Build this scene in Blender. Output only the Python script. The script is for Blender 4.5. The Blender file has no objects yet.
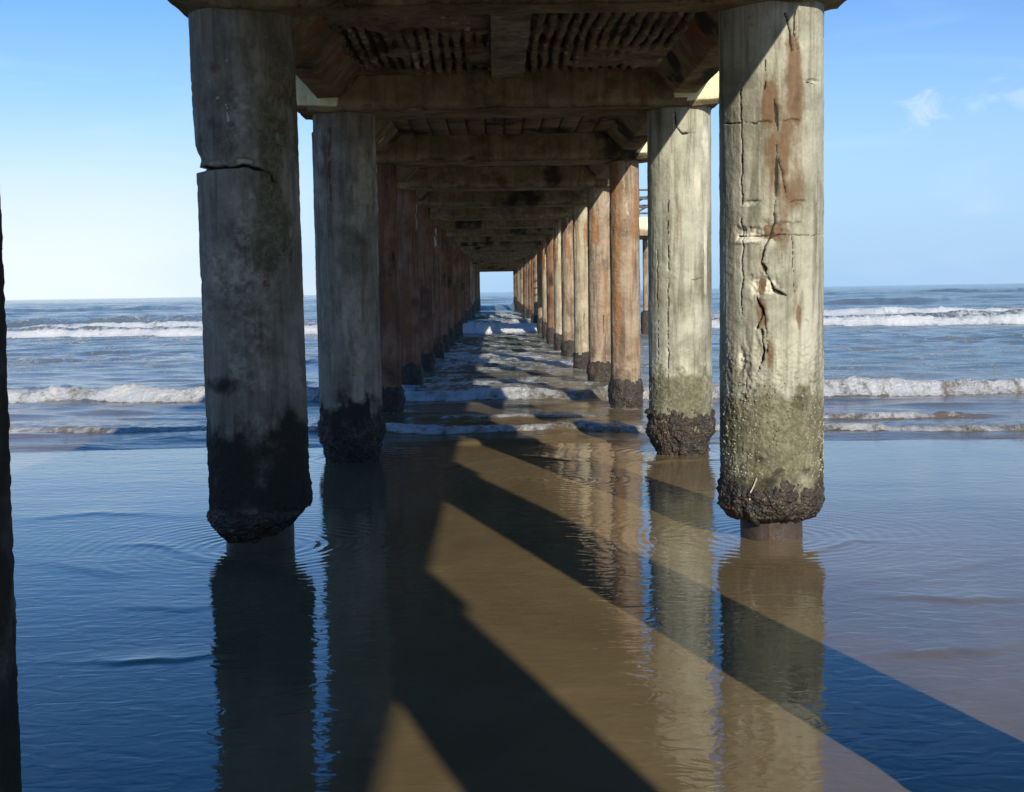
import bpy, math, random
import numpy as np
from mathutils import Matrix, Vector

rng = np.random.default_rng(7)
random.seed(7)
scene = bpy.context.scene
COL = scene.collection

# ------------------------------------------------------------------ camera
F = 1300.0
W, H = 1024, 792
CAM = np.array([0.0, 0.0, 1.5])
yaw, pitch, roll = math.radians(0.67), math.radians(4.60), math.radians(0.96)
fwd = np.array([math.sin(yaw)*math.cos(pitch), math.cos(yaw)*math.cos(pitch), -math.sin(pitch)])
r0 = np.array([math.cos(yaw), -math.sin(yaw), 0.0])
u0 = np.cross(r0, fwd)
right = r0*math.cos(roll) - u0*math.sin(roll)
up = u0*math.cos(roll) + r0*math.sin(roll)
cam = bpy.data.cameras.new("camera")
cam.sensor_width = 36.0
cam.lens = F/W*36.0
cam.clip_start = 0.05
cam.clip_end = 20000
co = bpy.data.objects.new("camera", cam)
COL.objects.link(co)
m = Matrix.Identity(4)
for i in range(3):
    m[i][0] = right[i]; m[i][1] = up[i]; m[i][2] = -fwd[i]; m[i][3] = CAM[i]
co.matrix_world = m
scene.camera = co

def ray(px, py):
    d = fwd + right*(px-W/2)/F - up*(py-H/2)/F
    return d/np.linalg.norm(d)

def on_cylinder(px, py, cx, cy, R):
    """where a sight line meets a column: angle round the axis and height"""
    d = ray(px, py)
    a = d[0]**2+d[1]**2
    b = 2*(d[0]*(CAM[0]-cx)+d[1]*(CAM[1]-cy))
    c = (CAM[0]-cx)**2+(CAM[1]-cy)**2-R*R
    D = b*b-4*a*c
    t = (-b-math.sqrt(D))/(2*a) if D > 0 else -b/(2*a)
    p = CAM+d*t
    return math.atan2(p[1]-cy, p[0]-cx), p[2]

# ------------------------------------------------------------------ noise
def _hash(ix, iy, iz, seed):
    h = (ix.astype(np.int64)*374761393 + iy.astype(np.int64)*668265263 + iz.astype(np.int64)*2147483647 + seed*1274126177) & 0xffffffff
    h = ((h ^ (h >> 13))*1274126177) & 0xffffffff
    h = ((h ^ (h >> 16))*2246822519) & 0xffffffff
    h = h ^ (h >> 15)
    return (h & 0xffffff)/float(0xffffff)

def vnoise(x, y, z=0.0, seed=0):
    x, y, z = np.broadcast_arrays(np.asarray(x, float), np.asarray(y, float), np.asarray(z, float))
    xi, yi, zi = np.floor(x), np.floor(y), np.floor(z)
    fx, fy, fz = x-xi, y-yi, z-zi
    fx = fx*fx*fx*(fx*(fx*6-15)+10); fy = fy*fy*fy*(fy*(fy*6-15)+10); fz = fz*fz*fz*(fz*(fz*6-15)+10)
    r = 0
    for dx in (0, 1):
        for dy in (0, 1):
            for dz in (0, 1):
                w = (fx if dx else 1-fx)*(fy if dy else 1-fy)*(fz if dz else 1-fz)
                r = r + w*_hash(xi+dx, yi+dy, zi+dz, seed)
    return r*2-1

def fbm(x, y, z=0.0, seed=0, octv=4, gain=.5):
    a, s, f, n = 1.0, 0.0, 1.0, 0.0
    for o in range(octv):
        s = s + a*vnoise(np.asarray(x)*f, np.asarray(y)*f, np.asarray(z)*f, seed+o*17)
        n += a; a *= gain; f *= 2.03
    return s/n

def sst(a, b, x):
    t = np.clip((x-a)/(b-a), 0, 1)
    return t*t*(3-2*t)

# ------------------------------------------------------------------ mesh helpers
def mesh_obj(name, V, Q, mat, parent=None, attrs=None, smooth=True, mat_world=None):
    me = bpy.data.meshes.new(name)
    V = np.ascontiguousarray(V, dtype=np.float32)
    Q = np.ascontiguousarray(Q, dtype=np.int32)
    k = Q.shape[1]
    me.vertices.add(len(V)); me.vertices.foreach_set("co", V.ravel())
    me.loops.add(Q.size); me.loops.foreach_set("vertex_index", Q.ravel())
    me.polygons.add(len(Q))
    me.polygons.foreach_set("loop_start", np.arange(0, Q.size, k, dtype=np.int32))
    me.update(calc_edges=True)
    me.polygons.foreach_set("use_smooth", np.full(len(Q), smooth, dtype=bool))
    for an, av in (attrs or {}).items():
        at = me.attributes.new(an, 'FLOAT', 'POINT')
        at.data.foreach_set("value", np.ascontiguousarray(av, dtype=np.float32).ravel())
    me.validate()
    if mat: me.materials.append(mat)
    o = bpy.data.objects.new(name, me)
    COL.objects.link(o)
    if parent: o.parent = parent
    return o

def grid_quads(nu, nv, wrap_u=False):
    """vertex (i,j) -> j*nu+i ; quads facing out for u ccw, v up"""
    iu = np.arange(nu if wrap_u else nu-1)
    jv = np.arange(nv-1)
    I, J = np.meshgrid(iu, jv)
    I2 = (I+1) % nu
    a = J*nu+I; b = J*nu+I2; c = (J+1)*nu+I2; d = (J+1)*nu+I
    return np.stack([a, b, c, d], -1).reshape(-1, 4)

class Soup:
    def __init__(s): s.V = []; s.Q = []; s.n = 0
    def add(s, V, Q):
        V = np.asarray(V, float).reshape(-1, 3); Q = np.asarray(Q)
        s.V.append(V); s.Q.append(Q+s.n); s.n += len(V)
    def patch(s, P):  # P (nv,nu,3)
        s.add(P.reshape(-1, 3), grid_quads(P.shape[1], P.shape[0]))
    def arr(s): return np.concatenate(s.V), np.concatenate(s.Q)

def box_patches(x0, x1, y0, y1, z0, z1, step):
    """the six faces of a box, each a fine sheet with outward normals"""
    def ax(a, b): return np.linspace(a, b, max(2, int(math.ceil((b-a)/step))+1))
    xs, ys, zs = ax(x0, x1), ax(y0, y1), ax(z0, z1)
    s = Soup()
    X, Z = np.meshgrid(xs, zs)
    s.patch(np.stack([X, np.full_like(X, y0), Z], -1))
    s.patch(np.stack([X[:, ::-1], np.full_like(X, y1), Z], -1))
    Y, Z = np.meshgrid(ys, zs)
    s.patch(np.stack([np.full_like(Y, x1), Y, Z], -1))
    s.patch(np.stack([np.full_like(Y, x0), Y[:, ::-1], Z], -1))
    X, Y = np.meshgrid(xs, ys)
    s.patch(np.stack([X, Y, np.full_like(X, z1)], -1))
    s.patch(np.stack([X, Y[::-1], np.full_like(X, z0)], -1))
    return s.arr()

def tube(p, q, r, n=8, cap=True):
    p, q = np.array(p, float), np.array(q, float)
    d = (q-p)/np.linalg.norm(q-p)
    a = np.cross(d, [0, 0, 1.0] if abs(d[2]) < .9 else [1.0, 0, 0]); a /= np.linalg.norm(a)
    b = np.cross(d, a)
    t = np.linspace(0, 2*math.pi, n, endpoint=False)
    ring = np.outer(np.cos(t), a)*r+np.outer(np.sin(t), b)*r
    V = np.concatenate([p+ring, q+ring, [p], [q]])
    Q = list(grid_quads(n, 2, True))
    if cap:
        for i in range(n):
            Q.append([2*n, (i+1) % n, i, i]); Q.append([2*n+1, n+i, n+(i+1) % n, n+(i+1) % n])
    return V, np.array([[int(v) for v in q] for q in Q])

def tag(o, label=None, cat=None, group=None, kind=None):
    if label: o["label"] = label
    if cat: o["category"] = cat
    if group: o["group"] = group
    if kind: o["kind"] = kind
    return o

# ------------------------------------------------------------------ materials
class NT:
    def __init__(s, name):
        s.m = bpy.data.materials.new(name); s.m.use_nodes = True
        s.t = s.m.node_tree
        s.b = s.t.nodes["Principled BSDF"]
    def n(s, typ, **kw):
        x = s.t.nodes.new(typ)
        for k, v in kw.items():
            if k.startswith("i_"): x.inputs[k[2:].replace("_", " ")].default_value = v
            else: setattr(x, k, v)
        return x
    def l(s, a, b): s.t.links.new(a, b)
    def math(s, op, a, b=None, c=None):
        x = s.n("ShaderNodeMath", operation=op)
        for i, v in enumerate((a, b, c)):
            if v is None: continue
            if isinstance(v, (int, float)): x.inputs[i].default_value = v
            else: s.l(v, x.inputs[i])
        return x.outputs[0]
    def ramp(s, v, lo, hi, a=0.0, b=1.0, smooth=True):
        x = s.n("ShaderNodeMapRange"); x.interpolation_type = 'SMOOTHSTEP' if smooth else 'LINEAR'
        s.l(v, x.inputs[0])
        for i, k in enumerate((lo, hi, a, b)): x.inputs[i+1].default_value = k
        return x.outputs[0]
    def mix(s, f, a, b):
        x = s.n("ShaderNodeMix", data_type='RGBA')
        for sock, v in ((x.inputs[0], f), (x.inputs[6], a), (x.inputs[7], b)):
            if isinstance(v, (int, float)): sock.default_value = v
            elif isinstance(v, tuple): sock.default_value = (*v, 1)
            else: s.l(v, sock)
        return x.outputs[2]
    def attr(s, name):
        return s.n("ShaderNodeAttribute", attribute_name=name).outputs["Fac"]
    def coords(s, scale=(1, 1, 1), rand=True):
        tc = s.n("ShaderNodeTexCoord").outputs["Object"]
        mp = s.n("ShaderNodeMapping"); s.l(tc, mp.inputs[0]); mp.inputs["Scale"].default_value = scale
        if rand:
            oi = s.n("ShaderNodeObjectInfo").outputs["Random"]
            k = s.math('MULTIPLY', oi, 37.0)
            cx = s.n("ShaderNodeCombineXYZ"); s.l(k, cx.inputs[0]); s.l(k, cx.inputs[2])
            s.l(cx.outputs[0], mp.inputs["Location"])
        return mp.outputs[0]
    def noise(s, co, scale, detail=5, rough=.6, dist=0.0):
        x = s.n("ShaderNodeTexNoise"); s.l(co, x.inputs["Vector"])
        x.inputs["Scale"].default_value = scale; x.inputs["Detail"].default_value = detail
        x.inputs["Roughness"].default_value = rough; x.inputs["Distortion"].default_value = dist
        return x.outputs["Fac"]
    def bump(s, h, dist, strength=1.0, normal=None):
        x = s.n("ShaderNodeBump"); s.l(h, x.inputs["Height"])
        x.inputs["Distance"].default_value = dist; x.inputs["Strength"].default_value = strength
        if normal is not None: s.l(normal, x.inputs["Normal"])
        return x.outputs[0]

def concrete(name, c1, c2, stain=(.09, .075, .05), stain_amt=.6, streak=.5, rustc=(.20, .085, .035), rust_amt=0.25, bump=.006, rough=.9, moss=0.0, palec=(.60, .56, .44)):
    M = NT(name)
    co_ = M.coords(); cs = M.coords((5, 5, .45))
    n1 = M.noise(co_, 3.2, 8, .65); n2 = M.noise(co_, 26, 6, .7); n3 = M.noise(cs, 2.6, 6, .6, .3); n4 = M.noise(co_, 1.3, 6, .62, .6)
    col = M.mix(M.ramp(n1, .35, .65), c1, c2)
    col = M.mix(M.math('MULTIPLY', M.ramp(n3, .47, .68), streak), col, stain)
    col = M.mix(M.math('MULTIPLY', M.ramp(n4, .5, .68), stain_amt), col, stain)
    n5 = M.noise(M.coords((6, 6, .5)), 1.7, 6, .65, .5)
    col = M.mix(M.math('MULTIPLY', M.ramp(n5, .56, .68), rust_amt), col, rustc)
    if moss:
        col = M.mix(M.math('MULTIPLY', M.ramp(M.noise(co_, 2.1, 6, .7), .5, .62), moss), col, (.10, .10, .025))
    n6 = M.noise(M.coords((16, 16, .7)), 2.4, 5, .65, .2)
    col = M.mix(M.ramp(n6, .55, .72, 0, .5*streak), col, stain)
    col = M.mix(M.ramp(n6, .45, .28, 0, .5*streak), col, tuple(min(.8, v*1.35) for v in c1))
    col = M.mix(M.ramp(n2, .56, .75, 0, .45), col, stain)
    col = M.mix(M.ramp(n2, .44, .25, 0, .35), col, tuple(min(.8, v*1.5) for v in c1))
    # painted-on wear that belongs to the piece: pale, rust, dark and wet growth
    wob = M.ramp(n1, .25, .75, -.35, .35, False)
    def mask(a): 
        v = M.math('ADD', M.attr(a), M.math('MULTIPLY', wob, M.ramp(M.attr(a), 0, .3)))
        return M.ramp(v, .25, .75)
    col = M.mix(mask("pale"), col, palec)
    rmix = M.mix(M.ramp(n2, .35, .65), rustc, tuple(v*1.35 for v in rustc))
    col = M.mix(M.math('MULTIPLY', mask("rust"), .9), col, rmix)
    col = M.mix(M.math('MULTIPLY', M.attr("mottle"), M.ramp(n2, .3, .62, .25, .8)), col, (.52, .47, .36))
    alg = M.mix(M.ramp(n2, .4, .66), (.085, .08, .042), (.19, .175, .105))
    alg = M.mix(M.ramp(M.noise(co_, 70, 4, .7), .52, .64, 0, .75), alg, (.04, .035, .022))
    col = M.mix(M.math('MULTIPLY', mask("algae"), .88), col, alg)
    col = M.mix(mask("dark"), col, (.035, .031, .022))
    M.l(col, M.b.inputs["Base Color"])
    M.b.inputs["Roughness"].default_value = rough
    M.b.inputs["Specular IOR Level"].default_value = .2
    b = M.bump(n2, bump, .9); b = M.bump(M.noise(co_, 9, 6, .7), bump*2.2, .8, b)
    M.l(b, M.b.inputs["Normal"])
    return M.m

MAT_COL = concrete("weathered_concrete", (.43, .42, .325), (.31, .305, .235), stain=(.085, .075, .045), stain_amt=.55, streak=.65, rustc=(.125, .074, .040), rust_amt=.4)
MAT_COLSH = concrete("shaded_concrete", (.30, .27, .205), (.18, .16, .12), stain=(.065, .054, .04), stain_amt=.7, streak=.5, rustc=(.11, .05, .028), rust_amt=.4)  # darker copy of the column concrete, with shade put into its colour
MAT_PALE = concrete("pale_pile_concrete", (.44, .39, .27), (.33, .27, .18), rust_amt=.5)
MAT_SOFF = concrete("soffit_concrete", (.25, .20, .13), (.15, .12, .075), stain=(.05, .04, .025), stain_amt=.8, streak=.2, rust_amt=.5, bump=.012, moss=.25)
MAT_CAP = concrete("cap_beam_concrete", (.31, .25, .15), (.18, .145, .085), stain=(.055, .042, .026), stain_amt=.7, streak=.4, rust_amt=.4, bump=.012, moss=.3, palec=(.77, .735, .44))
MAT_RUST = concrete("rust_stained_pile", (.37, .30, .21), (.26, .185, .125), stain=(.10, .066, .048), stain_amt=.8, streak=.75, rustc=(.24, .122, .056), rust_amt=.6, bump=.014)
MAT_RUST2 = concrete("dark_rust_pile", (.25, .16, .105), (.17, .085, .05), stain=(.07, .04, .03), stain_amt=.8, streak=.7, rustc=(.155, .072, .038), rust_amt=.8, bump=.014)  # darker, redder rust tone, used mostly for the left row
MAT_RIB = concrete("corroded_ribs", (.30, .25, .18), (.16, .13, .09), stain=(.035, .026, .018), stain_amt=.7, streak=.2, rustc=(.12, .05, .025), rust_amt=.7, bump=.02)
MAT_STEEL = concrete("wet_core", (.085, .062, .05), (.05, .038, .032), stain=(.03, .024, .02), rust_amt=.3, rough=.45)

def crust_mat():
    M = NT("barnacle_crust")
    co_ = M.coords()
    v = M.n("ShaderNodeTexVoronoi"); M.l(co_, v.inputs["Vector"]); v.inputs["Scale"].default_value = 55
    n1 = M.noise(co_, 14, 6, .7)
    col = M.mix(M.ramp(n1, .35, .65), (.022, .018, .014), (.06, .048, .034))
    col = M.mix(M.ramp(M.noise(co_, 4, 4, .6), .52, .66, 0, .6), col, (.075, .035, .02))
    sp = M.math('MULTIPLY', M.ramp(v.outputs["Distance"], .32, .15), M.ramp(M.noise(co_, 7, 3), .52, .66))
    col = M.mix(M.math('MULTIPLY', sp, .8), col, (.34, .30, .20))
    M.l(col, M.b.inputs["Base Color"]); M.b.inputs["Roughness"].default_value = .55
    b = M.bump(v.outputs["Distance"], .015, .9); b = M.bump(n1, .03, .8, b)
    M.l(b, M.b.inputs["Normal"])
    return M.m
MAT_CRUST = crust_mat()

def simple(name, c, rough=.6, metal=0.0, c2=None, scale=20):
    M = NT(name)
    if c2:
        M.l(M.mix(M.ramp(M.noise(M.coords(), scale, 5), .35, .65), c, c2), M.b.inputs["Base Color"])
    else: M.b.inputs["Base Color"].default_value = (*c, 1)
    M.b.inputs["Roughness"].default_value = rough; M.b.inputs["Metallic"].default_value = metal
    return M.m
MAT_SHELL = simple("barnacle_shell", (.46, .43, .32), .8, 0, (.17, .15, .10), 45)
MAT_RAIL = simple("dark_rail_paint", (.05, .055, .065), .5, 0, (.09, .08, .08))
MAT_TWIG = simple("pale_weed", (.6, .56, .42), .8, 0, (.4, .36, .25), 40)

def water_mats():
    # wet sand under a skin of water
    M = NT("wet_sand")
    co_ = M.coords(rand=False)
    n1 = M.noise(M.coords((1, .45, 1), False), 1.1, 6, .6, .4); n2 = M.noise(co_, 9, 5, .6)
    col = M.mix(M.ramp(n1, .35, .68), SAND1, SAND2)
    col = M.mix(M.ramp(n2, .45, .75, 0, .35), col, (.15, .10, .05))
    fo = M.attr("foam")
    fn = M.noise(M.coords((1, .6, 1), False), 24, 6, .7, .6)
    ff = M.ramp(M.math('ADD', fo, M.math('MULTIPLY', M.math('SUBTRACT', fn, .5), 1.6)), .55, .95)
    col = M.mix(ff, col, (.75, .75, .72))
    M.l(col, M.b.inputs["Base Color"])
    M.b.inputs["IOR"].default_value = 1.36
    M.l(M.math('ADD', M.ramp(fn, .2, .8, .012, .03), M.math('MULTIPLY', ff, .5)), M.b.inputs["Roughness"])
    a = M.noise(M.coords((1, 1.7, 1), False), 6.5, 2.5, .5, .9)
    b_ = M.noise(M.coords((1, 2.2, 1), False), 30, 3, .5, .5)
    b = M.bump(a, .0024, 1.0); b = M.bump(b_, .00016, 1.0, b)
    M.l(b, M.b.inputs["Normal"])
    sand = M.m
    # the sea
    M = NT("sea_water")
    tb = M.attr("shallow"); fo = M.attr("foam")
    co_ = M.coords(rand=False)
    n1 = M.noise(M.coords((1, .5, 1), False), .35, 5, .6)
    deep = M.mix(M.ramp(n1, .35, .65), (.165, .185, .155), (.125, .15, .13))
    shal = M.mix(M.ramp(n1, .35, .65), SAND1, tuple(v*.8 for v in SAND2))
    col = M.mix(tb, deep, shal)
    fa = M.noise(M.coords((1.15, .5, 1), False), 2.2, 8, .7, 1.0)
    fb = M.noise(M.coords((1, .8, 1), False), 7, 7, .7, .8)
    fn = M.math('ADD', M.math('MULTIPLY', fa, .6), M.math('MULTIPLY', fb, .4))
    fst = M.noise(M.coords((1.6, .5, .5), False), 5, 6, .7, .4)
    ff = M.ramp(M.math('ADD', fo, M.math('MULTIPLY', M.math('SUBTRACT', M.math('ADD', M.math('MULTIPLY', fn, .7), M.math('MULTIPLY', fst, .3)), .5), 3.0)), .42, .95)
    ff = M.math('MULTIPLY', ff, M.ramp(M.noise(co_, 23, 6, .75), .32, .58, .72, 1.0))
    col = M.mix(ff, col, (.88, .89, .87))
    M.l(col, M.b.inputs["Base Color"]); M.b.inputs["IOR"].default_value = 1.34
    M.l(M.math('ADD', .09, M.math('MULTIPLY', ff, .7)), M.b.inputs["Roughness"])
    h = M.noise(M.coords((.55, 1.3, 1), False), 2.2, 7, .6, .8)
    h2 = M.noise(M.coords((.7, 1.2, 1), False), 9, 5, .6, .5)
    ch = M.attr("chop")
    b = M.bump(M.math('MULTIPLY', h, ch), .10, .8); b = M.bump(M.math('MULTIPLY', h2, ch), .022, .8, b)
    b = M.bump(M.math('MULTIPLY', M.noise(co_, 17, 8, .8), ff), .075, 1.0, b)
    M.l(b, M.b.inputs["Normal"])
    return sand, M.m
SAND1 = (.200, .146, .072)
SAND2 = (.140, .101, .049)
MAT_SAND, MAT_SEA = water_mats()

# ------------------------------------------------------------------ dimensions
AX = 0.14            # axis of the pier beside the camera
SP = 4.2
BENT = {-4: -14.4, -3: -10.2, -2: -6.0, -1: -1.6, 0: 3.0, 1: 7.75, 2: 11.9, 3: 16.5}
NB = 24
for k in range(4, NB+1): BENT[k] = 16.5+SP*(k-3)+random.uniform(-.12, .12)
YEND = BENT[NB]+.6
ZC, ZD = 3.10, 3.45   # underside of the cap beams, underside of the deck

pier = bpy.data.objects.new("pier", None)
pier.location = (AX, 0, 0); pier.empty_display_size = .5
COL.objects.link(pier)
tag(pier, "long weathered concrete pier on two rows of stained columns, seen from underneath", "pier")

# ------------------------------------------------------------------ columns
def seg_mask(S, Z, pts, w, soft=.5):
    """1 inside a band of half width w round a polyline in surface coordinates"""
    d = np.full_like(S, 9.0)
    pts = np.array(pts)
    S = S+.011*fbm(S*9, Z*11, 0, 93, 4, .62); Z = Z+.008*fbm(S*11, Z*9, 5, 94, 4, .62)
    w = w*(.25+1.5*np.clip(.5+.9*vnoise(S*16, Z*16, 2, 95), 0, 1))
    for a, b in zip(pts[:-1], pts[1:]):
        ab = b-a; L = (ab**2).sum()+1e-12
        t = np.clip(((S-a[0])*ab[0]+(Z-a[1])*ab[1])/L, 0, 1)
        d = np.minimum(d, np.hypot(S-a[0]-t*ab[0], Z-a[1]-t*ab[1]))
    return 1-sst(w*(1-soft), w*(1+soft), d)

def blob(S, Z, s0, s1, z0, z1, soft=.35):
    cx, cz, hx, hz = (s0+s1)/2, (z0+z1)/2, abs(s1-s0)/2+1e-4, abs(z1-z0)/2+1e-4
    wob = 1+.55*fbm(S*20, Z*6, 0, 91, 5, .68)
    r = (np.abs((S-cx)/hx/wob)**2.6+np.abs((Z-cz)/hz/wob)**2.6)**(1/2.6)
    return 1-sst(1-soft, 1+soft, r)

def shaft(name, x, y, R, z0, z1, nt, nz, mat, seed, nb=20, paint=None, lean=0.0, top=True, amp=.004, bottom_rag=.02, parent=pier):
    th = np.linspace(0, 2*math.pi, nt, endpoint=False)
    zz = np.linspace(z0, z1, nz)
    T, Z = np.meshgrid(th, zz)
    C, S_ = np.cos(T), np.sin(T)
    w = 2*math.pi/nb
    k = np.mod(T, w)-w/2
    poly = np.cos(w/2)/np.cos(k)
    r = R*(.45+.55*(poly+.006))
    r = r+amp*fbm(C*R*9, S_*R*9, Z*4, seed, 4)+amp*.6*fbm(C*R*30, S_*R*30, Z*30, seed+3, 3)
    r = r-.003*np.exp(-((np.abs(k)-w/2)/.02)**2)*(vnoise(T*3, Z*2, 0, seed+9) > .0)
    att = {a: np.zeros_like(T) for a in ("pale", "rust", "dark", "algae", "mottle")}
    if paint: r = paint(T, Z, r, att)
    # ragged foot
    Zr = Z+bottom_rag*fbm(C*R*14, S_*R*14, 0, seed+5, 3)*np.exp(-(Z-z0)/.08)
    X = r*C+lean*(Z-1.5); Y = r*S_
    V = np.stack([X, Y, Zr], -1).reshape(-1, 3)
    Q = grid_quads(nt, nz, True)
    # closing rings
    n = len(V)
    V = np.concatenate([V, [[lean*(z0-1.5), 0, z0+.02], [lean*(z1-1.5), 0, z1]]])
    i = np.arange(nt); j = (i+1) % nt
    lo = np.stack([np.full(nt, n), j, i, i], -1)
    b = (nz-1)*nt
    hi = np.stack([np.full(nt, n+1), b+i, b+j, b+j], -1)
    # degenerate quads -> use two meshes joined as triangles is simpler: keep quads with a midpoint
    def ringquads(center, idx):
        out = []
        for q in range(0, nt, 2):
            out.append([center, idx[q], idx[(q+1) % nt], idx[(q+2) % nt]])
        return np.array(out)
    Q = np.concatenate([Q, ringquads(n, (np.arange(nt))[::-1]), ringquads(n+1, b+np.arange(nt))])
    at = {a: np.concatenate([v.ravel(), [0, 0]]) for a, v in att.items()}
    o = mesh_obj(name, V, Q, mat, parent, at)
    o.location = (x-(AX if parent is pier else 0), y, 0)
    return o

def crust(parent, R, prof, nt, nz, seed, amp=.03, zoff=None):
    """a ragged sleeve of mussels and barnacles: prof is (z, radius) pairs from the bottom up"""
    prof = np.array(prof)
    th = np.linspace(0, 2*math.pi, nt, endpoint=False)
    zz = np.linspace(prof[0, 0], prof[-1, 0], nz)
    T, Z = np.meshgrid(th, zz)
    r = np.interp(Z, prof[:, 0], prof[:, 1])
    C, S_ = np.cos(T), np.sin(T)
    r = r+amp*fbm(C*R*10, S_*R*10, Z*10, seed, 4, .65)+amp*.5*np.abs(vnoise(C*R*45, S_*R*45, Z*45, seed+4))
    edge = sst(0, .25, (Z-prof[0, 0])/(prof[-1, 0]-prof[0, 0]))*0
    Zr = Z+.06*fbm(C*R*9, S_*R*9, 0, seed+7, 4, .65)*sst(.5, 1, (Z-prof[0, 0])/(prof[-1, 0]-prof[0, 0]))
    Zr = Zr-.045*np.abs(fbm(C*R*16, S_*R*16, 0, seed+9, 4, .7))*(1-sst(.15, .5, (Z-prof[0, 0])/(prof[-1, 0]-prof[0, 0])))
    if zoff is not None: Zr = Zr+zoff(T)*(1-sst(.4, 1, (Z-prof[0, 0])/(prof[-1, 0]-prof[0, 0])))
    V = np.stack([r*C, r*S_, Zr], -1).reshape(-1, 3)
    Q = grid_quads(nt, nz, True)
    n = len(V)
    zb = prof[0, 0]+.03
    V = np.concatenate([V, [[0, 0, zb], [0, 0, prof[-1, 0]-.02]]])
    idx = np.arange(nt)
    bot = np.array([[n, idx[(q+2) % nt], idx[(q+1) % nt], idx[q]] for q in range(0, nt, 2)])
    b = (nz-1)*nt
    topq = np.array([[n+1, b+idx[q], b+idx[(q+1) % nt], b+idx[(q+2) % nt]] for q in range(0, nt, 2)])
    return mesh_obj("barnacle_crust", V, np.concatenate([Q, bot, topq]), MAT_CRUST, parent)

def core(parent, R, z1, seed, z0=-.5):
    nt, nz = 40, 30
    th = np.linspace(0, 2*math.pi, nt, endpoint=False)
    T, Z = np.meshgrid(th, np.linspace(z0, z1, nz))
    r = R+.008*fbm(np.cos(T)*3, np.sin(T)*3, Z*8, seed, 4)
    V = np.stack([r*np.cos(T), r*np.sin(T), Z], -1).reshape(-1, 3)
    return mesh_obj("core", V, grid_quads(nt, nz, True), MAT_STEEL, parent, {a: np.zeros(nt*nz) for a in ("pale", "rust", "dark")})

def shells(parent, x, y, R, n, zlo, zhi, seed):
    """barnacle shells: little open cones on the shaft, all one growth"""
    g = np.random.default_rng(seed)
    s = Soup()
    k = 7
    cnt = 0
    while cnt < n:
        t = g.uniform(-math.pi, 0.3); z = zlo+(zhi-zlo)*g.beta(1.3, 2.2)
        if vnoise(np.cos(t)*9, np.sin(t)*9, z*9, seed)+.35*g.normal() < .05: continue
        rad = g.uniform(.002, .0055)*(1.7 if g.random() < .06 else 1); hh = rad*g.uniform(.6, 1.1)
        nrm = np.array([math.cos(t), math.sin(t), 0]); tx = np.array([-math.sin(t), math.cos(t), 0]); tz = np.array([0, 0, 1.0])
        c = nrm*(R-.002)+tz*z
        a = np.linspace(0, 2*math.pi, k, endpoint=False)
        ring = lambda q, h: c+nrm*h+np.outer(np.cos(a), tx)*q+np.outer(np.sin(a), tz)*q*1.15
        s.add(np.concatenate([ring(rad, 0), ring(rad*.55, hh), ring(rad*.35, hh*.5)]), grid_quads(k, 3, True))
        cnt += 1
    V, Q = s.arr()
    return tag(mesh_obj("barnacle_shells", V, Q, MAT_SHELL, parent, smooth=False), kind="stuff")

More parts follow.
